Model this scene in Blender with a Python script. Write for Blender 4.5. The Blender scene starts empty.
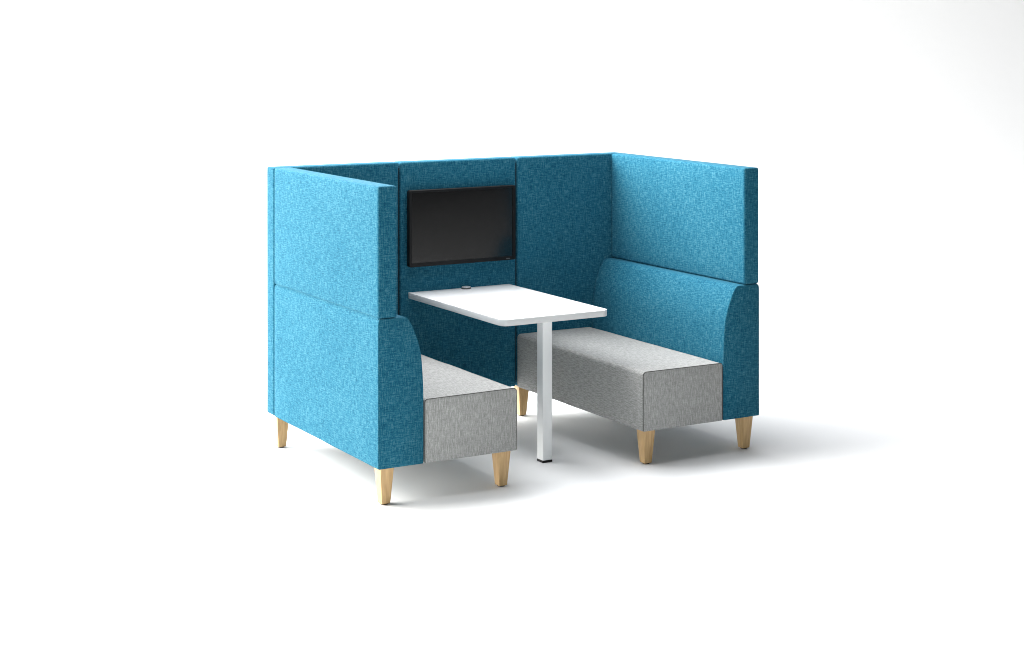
import bpy, bmesh, math, random
from mathutils import Vector, noise

sc = bpy.context.scene
COL = sc.collection

# ------------------------------------------------------------------ sizes (metres)
A, TB, L, TP, M, H = 1.0485, 0.0925, 1.198, 0.0925, 0.3513, 1.4015
HS, HB, AB, D, HZ = 0.8232, 0.168, 0.2213, 0.6994, 0.4525
ZT, WT, LT = 0.7246, 0.3015, 0.984

# ------------------------------------------------------------------ helpers
def link(name, bm, mat, parent=None, smooth=True):
    me = bpy.data.meshes.new(name)
    bm.normal_update()
    bm.to_mesh(me); bm.free()
    for m in (mat if isinstance(mat, (list, tuple)) else [mat]):
        me.materials.append(m)
    for p in me.polygons:
        p.use_smooth = smooth
    o = bpy.data.objects.new(name, me)
    COL.objects.link(o)
    if parent is not None:
        o.parent = parent
    return o

def thing(name, label, cat, loc=(0, 0, 0), group=None):
    o = bpy.data.objects.new(name, None)
    o.empty_display_size = 0.1
    COL.objects.link(o)
    o.location = loc
    o['label'] = label
    o['category'] = cat
    if group:
        o['group'] = group
    return o

def box_uv(bm, off=(0, 0)):
    """cloth laid flat on each side: u runs across, v runs up (metres)"""
    uv = bm.loops.layers.uv.verify()
    bm.normal_update()
    for f in bm.faces:
        n = f.normal
        ax = max(range(3), key=lambda i: abs(n[i]))
        for l in f.loops:
            c = l.vert.co
            if ax == 0: q = (c.y, c.z)
            elif ax == 1: q = (c.x + 3.1, c.z)
            else: q = (c.x + 7.7, c.y)
            l[uv].uv = (q[0] + off[0], q[1] + off[1])

def rbox(x0, x1, y0, y1, z0, z1, r=0.008, seg=3, off=(0, 0)):
    bm = bmesh.new()
    bmesh.ops.create_cube(bm, size=1)
    for v in bm.verts:
        v.co = ((x0 + x1) / 2 + v.co.x * (x1 - x0), (y0 + y1) / 2 + v.co.y * (y1 - y0), (z0 + z1) / 2 + v.co.z * (z1 - z0))
    if r > 0:
        bmesh.ops.bevel(bm, geom=bm.edges[:], offset=r, offset_type='OFFSET', segments=seg, profile=0.5, affect='EDGES')
    box_uv(bm, off)
    return bm

def upholstered(x0, x1, y0, y1, z0, z1, r=0.009, puff=0.003, off=(0, 0), seed=0, rtop=None):
    """a cloth-covered board: rounded box on a fine grid, faces very slightly crowned and uneven"""
    bm = bmesh.new()
    size = (x1 - x0, y1 - y0, z1 - z0)
    c = Vector(((x0 + x1) / 2, (y0 + y1) / 2, (z0 + z1) / 2))
    hs = Vector((size[0] / 2, size[1] / 2, size[2] / 2))
    step = 0.06
    def ticks(h):
        inner = max(2, int(round(2 * (h - r) / step)))
        t = [-h, -h + r * 0.3, -h + r * 0.65]
        t += [-(h - r) + 2 * (h - r) * i / inner for i in range(inner + 1)]
        t += [h - r * 0.65, h - r * 0.3, h]
        return t
    vs = {}
    def V(p):
        k = (round(p[0], 6), round(p[1], 6), round(p[2], 6))
        if k not in vs:
            vs[k] = bm.verts.new(p)
        return vs[k]
    for ax in range(3):
        a, b = [(1, 2), (2, 0), (0, 1)][ax]
        ta, tb = ticks(hs[a]), ticks(hs[b])
        for s in (-1, 1):
            for i in range(len(ta) - 1):
                for j in range(len(tb) - 1):
                    q = []
                    for (ii, jj) in ((i, j), (i + 1, j), (i + 1, j + 1), (i, j + 1)):
                        p = [0, 0, 0]
                        p[ax] = s * hs[ax]; p[a] = ta[ii]; p[b] = tb[jj]
                        q.append(V(p))
                    bm.faces.new(q if s > 0 else q[::-1])
    # round the edges: pull every vertex onto a sphere-swept box
    for v in bm.verts:
        p = v.co.copy()
        core = Vector([max(-(hs[i] - r), min(hs[i] - r, p[i])) for i in range(3)])
        d = p - core
        if d.length > 1e-9:
            # cube -> sphere direction
            q = Vector([d[i] / r for i in range(3)])
            x, y, z = q
            sph = Vector((x * math.sqrt(max(0, 1 - y*y/2 - z*z/2 + y*y*z*z/3)),
                          y * math.sqrt(max(0, 1 - z*z/2 - x*x/2 + z*z*x*x/3)),
                          z * math.sqrt(max(0, 1 - x*x/2 - y*y/2 + x*x*y*y/3))))
            v.co = core + sph * r
            n = sph.normalized()
        else:
            n = Vector((0, 0, 0))
        crown = 1.0
        big = 0
        for i in range(3):
            if hs[i] > 0.1:
                crown *= max(0.0, 1 - (abs(p[i]) / hs[i]) ** 4)
                big += 1
        w = noise.noise((p + c) * 5.0 + Vector((seed * 3.7, 0, 0)))
        v.co += n * (puff * crown + 0.0007 * w * (0.3 + crown))
    for v in bm.verts:
        v.co += c
    box_uv(bm, off)
    return bm

def profile_arc(pts_r):
    """closed 2-D outline from (x, z, corner radius), corners rounded"""
    out = []
    n = len(pts_r)
    for i in range(n):
        x, z, r = pts_r[i]
        p = Vector((x, z)); a = Vector(pts_r[i - 1][:2]); b = Vector(pts_r[(i + 1) % n][:2])
        if r <= 0:
            out.append(p); continue
        da, db = (a - p).normalized(), (b - p).normalized()
        ang = da.angle(db)
        t = r / math.tan(ang / 2)
        p0, p1 = p + da * t, p + db * t
        c = p + (da + db).normalized() * (r / math.sin(ang / 2))
        v0, v1 = p0 - c, p1 - c
        k = 6
        tot = v0.angle(v1)
        for j in range(k + 1):
            f = j / k
            q = (v0 * math.sin((1 - f) * tot) + v1 * math.sin(f * tot)) / math.sin(tot)
            out.append(c + q)
    return out

def resample(pts, step):
    out = []
    n = len(pts)
    for i in range(n):
        a, b = pts[i], pts[(i + 1) % n]
        k = max(1, int((b - a).length / step))
        for j in range(k):
            out.append(a.lerp(b, j / k))
    return out

def loft(pts, stations, seed=0, crown=0.0, mirror=False, crown_mask=None, rough=0.0012, seam=False):
    """sweep a closed XZ outline along Y. stations: list of (y, inset). Flat end caps.
    mirror flips X. UVs in metres: u along the outline, v along Y; caps (x, z)."""
    bm = bmesh.new()
    uv = bm.loops.layers.uv.verify()
    n = len(pts)
    nor = []
    for i in range(n):
        t = (pts[(i + 1) % n] - pts[i - 1])
        nn = Vector((t.y, -t.x)).normalized()
        nor.append(nn)
    area = sum(pts[i].x * pts[(i + 1) % n].y - pts[(i + 1) % n].x * pts[i].y for i in range(n))
    if area < 0:
        nor = [-q for q in nor]
    s = [0]
    for i in range(n):
        s.append(s[-1] + (pts[(i + 1) % n] - pts[i]).length)
    y0, y1 = stations[0][0], stations[-1][0]
    rows = []
    for (y, ins) in stations:
        row = []
        for i in range(n):
            p = pts[i] - nor[i] * ins
            t = (y - y0) / (y1 - y0)
            w = noise.noise(Vector((p.x * 6 + seed * 5.3, y * 6, p.y * 6)))
            bump = rough * w * min(1, 6 * t) * min(1, 6 * (1 - t))
            if crown and crown_mask:
                bump += crown * crown_mask(pts[i]) * max(0, 1 - (2 * t - 1) ** 4)
            p = p + nor[i] * bump
            row.append(bm.verts.new((-p.x if mirror else p.x, y, p.y)))
        rows.append(row)
    for r in range(len(rows) - 1):
        for i in range(n):
            j = (i + 1) % n
            f = bm.faces.new((rows[r][i], rows[r][j], rows[r + 1][j], rows[r + 1][i]))
            vals = ((s[i], stations[r][0]), (s[i + 1], stations[r][0]), (s[i + 1], stations[r + 1][0]), (s[i], stations[r + 1][0]))
            for l, q in zip(f.loops, vals):
                l[uv].uv = (q[0] + 11 + seed, q[1])
            if seam and stations[r][0] < y0 + 0.02 and max(stations[r][1], stations[r + 1][1]) > 0.002:
                f.material_index = 1
    for row, flip in ((rows[0], True), (rows[-1], False)):
        f = bm.faces.new(row[::-1] if flip else row)
        for l in f.loops:
            l[uv].uv = (l.vert.co.x + 17 + seed, l.vert.co.z)
    bmesh.ops.recalc_face_normals(bm, faces=bm.faces[:])
    return bm

# ------------------------------------------------------------------ materials
def new_mat(name):
    m = bpy.data.materials.new(name)
    m.use_nodes = True
    nt = m.node_tree
    b = nt.nodes['Principled BSDF']
    return m, nt, b

def N(nt, t, **kw):
    n = nt.nodes.new(t)
    for k, v in kw.items():
        setattr(n, k, v)
    return n

def fabric(name, dark, mid, light, streak_u=1.0, streak_v=1.0, sheen=0.2, contrast=1.0):
    """melange wool: two sets of slubby threads crossing, some pale flecks, fine weave bump"""
    m, nt, b = new_mat(name)
    lk = nt.links.new
    tc = N(nt, 'ShaderNodeTexCoord')
    def streaks(sx, sy, det, seedloc):
        mp = N(nt, 'ShaderNodeMapping')
        mp.inputs['Scale'].default_value = (sx, sy, 1)
        mp.inputs['Location'].default_value = seedloc
        lk(tc.outputs['UV'], mp.inputs['Vector'])
        n = N(nt, 'ShaderNodeTexNoise', noise_dimensions='2D')
        n.inputs['Scale'].default_value = 1.0
        n.inputs['Detail'].default_value = det
        n.inputs['Roughness'].default_value = 0.7
        lk(mp.outputs['Vector'], n.inputs['Vector'])
        return n.outputs['Fac']
    a = streaks(200, 27, 3, (0, 0, 0))        # long threads running up (v)
    c = streaks(27, 200, 3, (5, 9, 0))        # long threads running across (u)
    f = streaks(180, 180, 2, (2, 3, 0))       # flecks
    big = streaks(3.0, 2.6, 2, (1, 4, 0))     # slow unevenness of the dye
    def math_(op, x, y):
        n = N(nt, 'ShaderNodeMath', operation=op)
        for i, q in enumerate((x, y)):
            if isinstance(q, (int, float)): n.inputs[i].default_value = q
            else: lk(q, n.inputs[i])
        return n.outputs[0]
    tot = streak_u + streak_v + 0.55 + 0.16
    mix = math_('ADD', math_('MULTIPLY', a, streak_v / tot), math_('MULTIPLY', c, streak_u / tot))
    mix = math_('ADD', mix, math_('MULTIPLY', f, 0.55 / tot))
    mix = math_('ADD', mix, math_('MULTIPLY', big, 0.16 / tot))
    cr = N(nt, 'ShaderNodeValToRGB')
    e = cr.color_ramp.elements
    w = 0.09 / contrast
    e[0].position = 0.5 - w; e[0].color = (*dark, 1)
    e[1].position = 0.5 + w; e[1].color = (*light, 1)
    k = e.new(0.5); k.color = (*mid, 1)
    lk(mix, cr.inputs['Fac'])
    lk(cr.outputs['Color'], b.inputs['Base Color'])
    b.inputs['Roughness'].default_value = 0.9
    b.inputs['Specular IOR Level'].default_value = 0.12
    b.inputs['Sheen Weight'].default_value = sheen
    b.inputs['Sheen Roughness'].default_value = 0.45
    b.inputs['Sheen Tint'].default_value = (*[min(1, 2.2 * q + .05) for q in light], 1)
    bp = N(nt, 'ShaderNodeBump')
    bp.inputs['Strength'].default_value = 0.35
    bp.inputs['Distance'].default_value = 0.0015
    lk(mix, bp.inputs['Height'])
    lk(bp.outputs['Normal'], b.inputs['Normal'])
    return m

def plain(name, col, rough, metal=0.0, spec=0.5, coat=0.0, var=0.04):
    m, nt, b = new_mat(name)
    tc = N(nt, 'ShaderNodeTexCoord')
    n = N(nt, 'ShaderNodeTexNoise')
    n.inputs['Scale'].default_value = 9
    n.inputs['Detail'].default_value = 4
    nt.links.new(tc.outputs['Object'], n.inputs['Vector'])
    cr = N(nt, 'ShaderNodeValToRGB')
    cr.color_ramp.elements[0].position = 0.3
    cr.color_ramp.elements[1].position = 0.7
    cr.color_ramp.elements[0].color = (*[q * (1 - var) for q in col], 1)
    cr.color_ramp.elements[1].color = (*[min(1, q * (1 + var)) for q in col], 1)
    nt.links.new(n.outputs['Fac'], cr.inputs['Fac'])
    nt.links.new(cr.outputs['Color'], b.inputs['Base Color'])
    mr = N(nt, 'ShaderNodeMapRange')
    mr.inputs['To Min'].default_value = max(0.02, rough * 0.92)
    mr.inputs['To Max'].default_value = min(1, rough * 1.08)
    nt.links.new(n.outputs['Fac'], mr.inputs['Value'])
    nt.links.new(mr.outputs['Result'], b.inputs['Roughness'])
    b.inputs['Metallic'].default_value = metal
    b.inputs['Specular IOR Level'].default_value = spec
    b.inputs['Coat Weight'].default_value = coat
    return m

def wood(name):
    m, nt, b = new_mat(name)
    lk = nt.links.new
    tc = N(nt, 'ShaderNodeTexCoord')
    mp = N(nt, 'ShaderNodeMapping')
    mp.inputs['Scale'].default_value = (130, 130, 7)
    lk(tc.outputs['Object'], mp.inputs['Vector'])
    n = N(nt, 'ShaderNodeTexNoise')
    n.inputs['Scale'].default_value = 1
    n.inputs['Detail'].default_value = 4
    n.inputs['Distortion'].default_value = 0.4
    lk(mp.outputs['Vector'], n.inputs['Vector'])
    cr = N(nt, 'ShaderNodeValToRGB')
    e = cr.color_ramp.elements
    e[0].position = 0.3; e[0].color = (0.40, 0.245, 0.105, 1)
    e[1].position = 0.7; e[1].color = (0.54, 0.355, 0.17, 1)
    lk(n.outputs['Fac'], cr.inputs['Fac'])
    lk(cr.outputs['Color'], b.inputs['Base Color'])
    b.inputs['Roughness'].default_value = 0.42
    b.inputs['Specular IOR Level'].default_value = 0.4
    bp = N(nt, 'ShaderNodeBump')
    bp.inputs['Strength'].default_value = 0.1
    bp.inputs['Distance'].default_value = 0.001
    lk(n.outputs['Fac'], bp.inputs['Height'])
    lk(bp.outputs['Normal'], b.inputs['Normal'])
    return m

BLUE = fabric('blue_wool', (0.0020, 0.049, 0.093), (0.0095, 0.095, 0.151), (0.047, 0.157, 0.210), 1.0, 1.0, sheen=0.12, contrast=0.78)
GREY = fabric('grey_wool', (0.205, 0.203, 0.196), (0.285, 0.283, 0.275), (0.375, 0.373, 0.362), 0.45, 1.5, sheen=0.08, contrast=0.75)
SEAM = plain('dark_thread', (0.02, 0.035, 0.045), 0.9, spec=0.1)
GSEAM = plain('grey_thread', (0.075, 0.074, 0.07), 0.9, spec=0.1)
WOOD = wood('pale_ash_wood')
WHITE = plain('white_laminate', (0.80, 0.80, 0.80), 0.35, var=0.01)
EDGE = plain('white_edge_band', (0.56, 0.56, 0.56), 0.4, var=0.01)
STEEL = plain('white_powder_coat', (0.72, 0.72, 0.72), 0.45, var=0.01)
BLACKP = plain('black_plastic', (0.006, 0.006, 0.0065), 0.45, spec=0.18, var=0.1)
GLIDE = plain('brown_glide', (0.03, 0.022, 0.016), 0.6)
SCREEN = plain('black_display', (0.004, 0.004, 0.0045), 0.12, spec=0.5, var=0.02)
GREYP = plain('grey_plastic', (0.45, 0.46, 0.47), 0.35)
GRIM = plain('dark_grey_plastic', (0.06, 0.062, 0.065), 0.45, spec=0.3)
FLOOR = plain('white_studio_sweep', (0.76, 0.76, 0.76), 0.6, spec=0.2, var=0.004)

# ------------------------------------------------------------------ setting: studio sweep
CAM = Vector((-4.2305, -7.8298, 2.0655)); YAW = 0.5266
fw = Vector((math.sin(YAW), math.cos(YAW), 0)); rt = Vector((math.cos(YAW), -math.sin(YAW), 0))
def sweep():
    bm = bmesh.new()
    prof = []
    y = 2.5
    while y < 13.0:
        prof.append((y, 0.0)); y += 0.5
    R = 9.0
    for i in range(49):
        a = math.pi / 2 * i / 48
        prof.append((13 + R * math.sin(a), R - R * math.cos(a)))
    prof.append((22, 13))
    c0 = Vector((CAM.x, CAM.y, 0))
    rows = []
    for s in [-16 + 2 * k for k in range(17)]:
        rows.append([bm.verts.new(c0 + fw * a + rt * s + Vector((0, 0, z))) for a, z in prof])
    for i in range(len(rows) - 1):
        for j in range(len(prof) - 1):
            bm.faces.new((rows[i][j], rows[i + 1][j], rows[i + 1][j + 1], rows[i][j + 1]))
    o = link('floor', bm, FLOOR)
    o['kind'] = 'structure'
    return o
sweep()

# ------------------------------------------------------------------ sofas
HG = 0.0011          # half of the shadow gap between backrest and the high panel
back_pts = [Vector(p) for p in [
    (A - 0.004, HB), (A, HB + 0.004), (A, HS - 0.02), (A - 0.004, HS - HG - 0.004), (A - 0.010, HS - HG),
    (A - 0.125, HS - HG), (A - 0.134, HS - HG - 0.001), (A - 0.141, HS - 0.006), (A - 0.148, HS - 0.0125), (A - 0.158, HS - 0.028), (A - 0.170, HS - 0.052),
    (A - 0.183, HS - 0.082), (A - 0.194, HS - 0.112), (A - 0.203, HS - 0.143), (A - 0.2085, HS - 0.170), (A - 0.2135, HS - 0.205),
    (A - 0.2175, HS - 0.260), (A - 0.220, HS - 0.31), (A - AB, HZ + 0.02), (A - AB, HB + 0.004), (A - AB + 0.004, HB)]]
g = 0.007
seat_pts = profile_arc([(A - D, HB, 0.006), (A - AB - g, HB, 0.006), (A - AB - g, HZ - 0.002, 0.014), (A - D, HZ, 0.019)])

def ys(depth, width):
    st = [(-L, 0.0016), (-L + 0.0008, 0.0004), (-L + 0.002, 0.0)]
    st += [(-L + 0.0024, depth), (-L + 0.0024 + width, depth), (-L + 0.0028 + width, 0.0008), (-L + 0.007 + width, 0.0)]
    y = -L + 0.06
    while y < -0.03:
        st.append((y, 0)); y += 0.04
    st += [(-0.012, 0.0), (-0.007, 0.002), (-0.004, 0.006)]
    return st

def piping_bm(pts, r, y, mirror):
    """cord sewn round the front edge of the seat, open along the underside"""
    run = [p for p in pts if p.y > HB + 0.003]
    k0 = max(range(len(run)), key=lambda i: (run[i] - run[i - 1]).length)
    run = run[k0:] + run[:k0]
    bm = bmesh.new()
    rows = []
    for i, p in enumerate(run):
        a, b = run[max(0, i - 1)], run[min(len(run) - 1, i + 1)]
        t = (b - a).normalized()
        n = Vector((t.y, -t.x))
        row = []
        for k in range(8):
            w = 2 * math.pi * k / 8
            q = p + n * (r * math.cos(w) - 0.0005)
            row.append(bm.verts.new((-q.x if mirror else q.x, y + r * math.sin(w), q.y)))
        rows.append(row)
    for i in range(len(rows) - 1):
        for k in range(8):
            bm.faces.new((rows[i][k], rows[i][(k + 1) % 8], rows[i + 1][(k + 1) % 8], rows[i + 1][k]))
    bm.faces.new(rows[0]); bm.faces.new(rows[-1])
    bmesh.ops.recalc_face_normals(bm, faces=bm.faces[:])
    return bm

def leg_bm(cx, cy):
    bm = bmesh.new()
    tw, bw = 0.0665, 0.0415
    z0, z1 = 0.005, HB + 0.004
    rows = []
    for z, w in ((z0, bw - 0.003), (z0 + 0.002, bw), (z1, tw)):
        row = []
        h = w / 2; r = 0.0016
        for sx, sy in ((-1, -1), (1, -1), (1, 1), (-1, 1)):
            k0 = math.atan2(sy, sx)
            for da in (-45, -15, 15, 45):
                a = k0 + math.radians(da)
                row.append(bm.verts.new((cx + sx * (h - r) + r * math.cos(a), cy + sy * (h - r) + r * math.sin(a), z)))
        rows.append(row)
    n = len(rows[0])
    for q in range(len(rows) - 1):
        for i in range(n):
            bm.faces.new((rows[q][i], rows[q][(i + 1) % n], rows[q + 1][(i + 1) % n], rows[q + 1][i]))
    bm.faces.new(rows[0][::-1]); bm.faces.new(rows[-1])
    return bm

def cyl_bm(cx, cy, z0, z1, r, n=24, bev=0.0):
    bm = bmesh.new()
    prof = [(r, z0), (r, z1)] if not bev else [(r - bev, z0), (r, z0 + bev), (r, z1 - bev), (r - bev, z1)]
    rows = [[bm.verts.new((cx + q * math.cos(2 * math.pi * i / n), cy + q * math.sin(2 * math.pi * i / n), z)) for i in range(n)] for q, z in prof]
    for k in range(len(rows) - 1):
        for i in range(n):
            bm.faces.new((rows[k][i], rows[k][(i + 1) % n], rows[k + 1][(i + 1) % n], rows[k + 1][i]))
    bm.faces.new(rows[0][::-1]); bm.faces.new(rows[-1])
    return bm

def flat_angle(o, deg=40):
    o.data.set_sharp_from_angle(angle=math.radians(deg))

def high_sofa(side, label, seed):
    """side = +1 / -1: the sofa whose back is towards +x / -x"""
    mir = side < 0
    t = thing('high_back_sofa', label, 'sofa', group='pair of facing high back sofas')
    crown = lambda p: max(0.0, min(1.0, (p.y - HZ + 0.012) / 0.01)) * max(0, math.sin(math.pi * max(0, min(1, (p.x - (A - D)) / (D - AB)))))
    bm = loft(resample(seat_pts, 0.035), ys(0.005, 0.0030), seam=True, seed=seed, crown=0.006, crown_mask=crown, mirror=mir, rough=0.0020)
    o = link('seat', bm, [GREY, GSEAM], t); flat_angle(o, 35)
    link('piping', piping_bm(resample(seat_pts, 0.02), 0.0020, -L + 0.0010, mir), GSEAM, o)
    bm = loft(resample(back_pts, 0.05), ys(0.0015, 0.0012), seed=seed + 3, mirror=mir, rough=0.0015)
    o = link('backrest', bm, BLUE, t); flat_angle(o, 35)
    xs = sorted((side * (A - TP), side * A))
    o = link('side_panel', upholstered(xs[0], xs[1], -L, -0.004, HS + HG, H, r=0.011, puff=0.007, off=(seed, 0), seed=seed), BLUE, t)
    # hidden dowel strip that carries the panel on the backrest
    xi = sorted((side * (A - TP + 0.014), side * (A - 0.006)))
    o = link('joining_strip', rbox(xi[0], xi[1], -L + 0.012, -0.02, HS - 0.012, HS + 0.012, r=0), BLUE, t, smooth=False)
    xb = sorted((side * (M + 0.0048), side * A))
    o = link('back_panel', upholstered(xb[0], xb[1], 0, TB, HB, H, r=0.011, puff=0.005, off=(seed + 20, 0), seed=seed + 7), BLUE, t)
    for lx in (A - 0.022 - 0.0325, A - D + 0.020 + 0.0325):
        for ly in (-L + 0.022 + 0.0325, TB - 0.022 - 0.0325):
            o = link('leg', leg_bm(side * lx, ly), WOOD, t); flat_angle(o, 22)
            link('glide', cyl_bm(side * lx, ly, 0.0, 0.0055, 0.017), GLIDE, o, smooth=False)
    return t

high_sofa(-1, 'blue high back sofa with its plain outer side facing the viewer, left of the table', 1)
high_sofa(1, 'blue high back sofa with curved padded backrest and long grey seat, right of the table', 2)

# ------------------------------------------------------------------ middle panel and display
wall = thing('partition_panel', 'narrow blue upholstered wall panel behind the white table, carrying the black display', 'panel')
link('padded_face', upholstered(-M + 0.0048, M - 0.0048, 0, TB, HB, H, r=0.011, puff=0.005, off=(40, 0), seed=11), BLUE, wall)
for s in (-1, 1):
    link('joining_strip', rbox(min(s * (M - 0.02), s * (M + 0.02)), max(s * (M - 0.02), s * (M + 0.02)), 0.02, TB - 0.02, HB + 0.03, H - 0.03, r=0), SEAM, wall, smooth=False)

TVX0, TVX1, TVZ0, TVZ1, TVY = -0.319, 0.317, 0.860, 1.258, -0.047
tv = thing('wall_display', 'black flat display screen hung on the blue middle panel above the white table', 'screen')
def frame_bm():
    bm = bmesh.new()
    b = 0.017
    def ring(x0, x1, z0, z1, y, r):
        vs = []
        for cx, cz, a0 in ((x1 - r, z1 - r, 0), (x0 + r, z1 - r, 90), (x0 + r, z0 + r, 180), (x1 - r, z0 + r, 270)):
            for k in range(6):
                a = math.radians(a0 + 18 * k)
                vs.append(bm.verts.new((cx + r * math.cos(a), y, cz + r * math.sin(a))))
        return vs
    rings = [ring(TVX0 + 0.02, TVX1 - 0.02, TVZ0 + 0.02, TVZ1 - 0.02, -0.012, 0.006),
             ring(TVX0, TVX1, TVZ0, TVZ1, -0.022, 0.010),
             ring(TVX0, TVX1, TVZ0, TVZ1, TVY + 0.003, 0.010),
             ring(TVX0 + 0.003, TVX1 - 0.003, TVZ0 + 0.003, TVZ1 - 0.003, TVY, 0.008),
             ring(TVX0 + b - 0.001, TVX1 - b + 0.001, TVZ0 + b + 0.003, TVZ1 - b + 0.003, TVY, 0.002),
             ring(TVX0 + b, TVX1 - b, TVZ0 + b + 0.004, TVZ1 - b + 0.002, TVY + 0.006, 0.002)]
    n = len(rings[0])
    for k in range(len(rings) - 1):
        for i in range(n):
            bm.faces.new((rings[k][i], rings[k][(i + 1) % n], rings[k + 1][(i + 1) % n], rings[k + 1][i]))
    bm.faces.new(rings[0])
    bmesh.ops.recalc_face_normals(bm, faces=bm.faces[:])
    return bm
fr = link('frame', frame_bm(), BLACKP, tv); flat_angle(fr, 30)
link('display', rbox(TVX0 + 0.0155, TVX1 - 0.0155, TVY + 0.0048, TVY + 0.012, TVZ0 + 0.0185, TVZ1 - 0.0135, r=0), SCREEN, tv, smooth=False)
link('mounting_bracket', rbox(-0.12, 0.12, -0.014, -0.0005, 0.98, 1.14, r=0.002, seg=1), BLACKP, tv, smooth=False)
link('maker_mark', rbox(0.258, 0.281, TVY - 0.0008, TVY + 0.001, TVZ0 + 0.0055, TVZ0 + 0.0115, r=0.0004, seg=1), GRIM, fr, smooth=False)

# ------------------------------------------------------------------ table
tb = thing('meeting_table', 'white narrow meeting table with rounded front corners on one square leg between the sofas', 'table')
def top_bm():
    bm = bmesh.new()
    r = 0.040
    out = []
    for cx, cy, a0 in ((WT - r, -LT + r, 270), (-WT + r, -LT + r, 180)):
        seg = [(cx + r * math.cos(math.radians(a0 + 9 * k)), cy + r * math.sin(math.radians(a0 + 9 * k))) for k in range(11)]
        out.append(seg)
    pts = [(WT, -0.001), (-WT, -0.001)] + out[1] + out[0]
    cxy = Vector((0, -LT / 2))
    rows = []
    T = 0.031
    for ins, z in ((0.003, ZT - T), (0.0006, ZT - T + 0.0008), (0, ZT - T + 0.003), (0, ZT - 0.0022), (0.0006, ZT - 0.0006), (0.002, ZT)):
        row = []
        for x, y in pts:
            sx = (WT - ins) / WT; sy = (LT / 2 - ins) / (LT / 2)
            row.append(bm.verts.new((x * sx, cxy.y + (y - cxy.y) * sy, z)))
        rows.append(row)
    n = len(pts)
    for k in range(len(rows) - 1):
        for i in range(n):
            f = bm.faces.new((rows[k][i], rows[k][(i + 1) % n], rows[k + 1][(i + 1) % n], rows[k + 1][i]))
            f.material_index = 1 if k < 4 else 0
    bm.faces.new(rows[0][::-1]); bm.faces.new(rows[-1])
    bmesh.ops.recalc_face_normals(bm, faces=bm.faces[:])
    return bm
o = link('tabletop', top_bm(), [WHITE, EDGE], tb); flat_angle(o, 30)
lg = link('leg', rbox(-0.0265, 0.0265, -0.894, -0.838, 0.011, ZT - 0.031, r=0.003, seg=3), STEEL, tb)
flat_angle(lg, 30)
link('foot', rbox(-0.0272, 0.0272, -0.8947, -0.8373, 0.0, 0.0115, r=0.002, seg=2), BLACKP, lg)
gr = link('cable_grommet', cyl_bm(0.022, -0.034, ZT - 0.004, ZT + 0.007, 0.026, 32, 0.0015), GRIM, tb); flat_angle(gr, 30)
link('grommet_lid', cyl_bm(0.022, -0.034, ZT + 0.005, ZT + 0.0115, 0.0235, 32, 0.0015), GREYP, gr)

# ------------------------------------------------------------------ camera
cam = bpy.data.cameras.new('camera')
co = bpy.data.objects.new('camera', cam)
COL.objects.link(co)
co.location = CAM
co.rotation_euler = (math.pi / 2, 0, -YAW)
cam.sensor_width = 36
cam.lens = 36 * 1684.61 / 1024
cam.shift_y = -(324 - 34.145) / 1024
cam.clip_end = 500
sc.camera = co

# ------------------------------------------------------------------ light
w = bpy.data.worlds.new('World')
sc.world = w
w.use_nodes = True
nt = w.node_tree
bg = nt.nodes['Background']
bg.inputs['Color'].default_value = (0.95, 0.98, 1.0, 1)
tcw = N(nt, 'ShaderNodeTexCoord')
dot = N(nt, 'ShaderNodeVectorMath', operation='DOT_PRODUCT')
dot.inputs[1].default_value = (0, -1, 0)
mrw = N(nt, 'ShaderNodeMapRange')
mrw.inputs['From Min'].default_value = 0.0
mrw.inputs['From Max'].default_value = 1.0
mrw.inputs['To Min'].default_value = 0.05
mrw.inputs['To Max'].default_value = 0.05
nt.links.new(tcw.outputs['Generated'], dot.inputs[0])
nt.links.new(dot.outputs['Value'], mrw.inputs['Value'])
nt.links.new(mrw.outputs['Result'], bg.inputs['Strength'])

def area(name, loc, target, size, power, col=(1, 1, 1), size_y=None):
    l = bpy.data.lights.new(name, 'AREA')
    l.energy = power; l.size = size; l.color = col
    if size_y:
        l.shape = 'RECTANGLE'; l.size_y = size_y
    o = bpy.data.objects.new(name, l)
    COL.objects.link(o)
    o.location = loc
    d = Vector(target) - Vector(loc)
    o.rotation_euler = d.to_track_quat('-Z', 'Y').to_euler()
    return o
def polar(target, az, el, dist):
    az, el = math.radians(az), math.radians(el)
    return tuple(Vector(target) + dist * Vector((-math.cos(az) * math.cos(el), math.sin(az) * math.cos(el), math.sin(el))))
T = (0, -0.5, 0.6)
area('key_softbox', polar(T, 35, 17, 14), T, 13.0, 9700, (1.0, 0.985, 0.94))
area('rear_overhead_softbox', (-1.4, 2.7, 5.0), (0, -0.5, 0), 6.0, 1120, (0.98, 0.99, 1))
area('overhead_softbox', (-0.3, -0.6, 3.0), (-0.3, -0.6, 0), 2.6, 84, (0.97, 0.985, 1))
area('front_fill_softbox', (-3.6, -5.7, 1.1), (0, 0, 0.3), 3.0, 118, (0.84, 0.96, 1))
area('backdrop_light', tuple(CAM + fw * 13 + Vector((0, 0, 6))), tuple(CAM + fw * 17 + Vector((0, 0, -1))), 14, 340, (0.85, 0.90, 1), 6)

vs = sc.view_settings
sc.display_settings.display_device = 'sRGB'
vs.view_transform = 'Standard'
vs.look = 'None'
vs.exposure = 0
vs.gamma = 1
sc.render.film_transparent = False
sc.cycles.filter_width = 1.0
sc.cycles.max_bounces = 10
sc.cycles.diffuse_bounces = 8
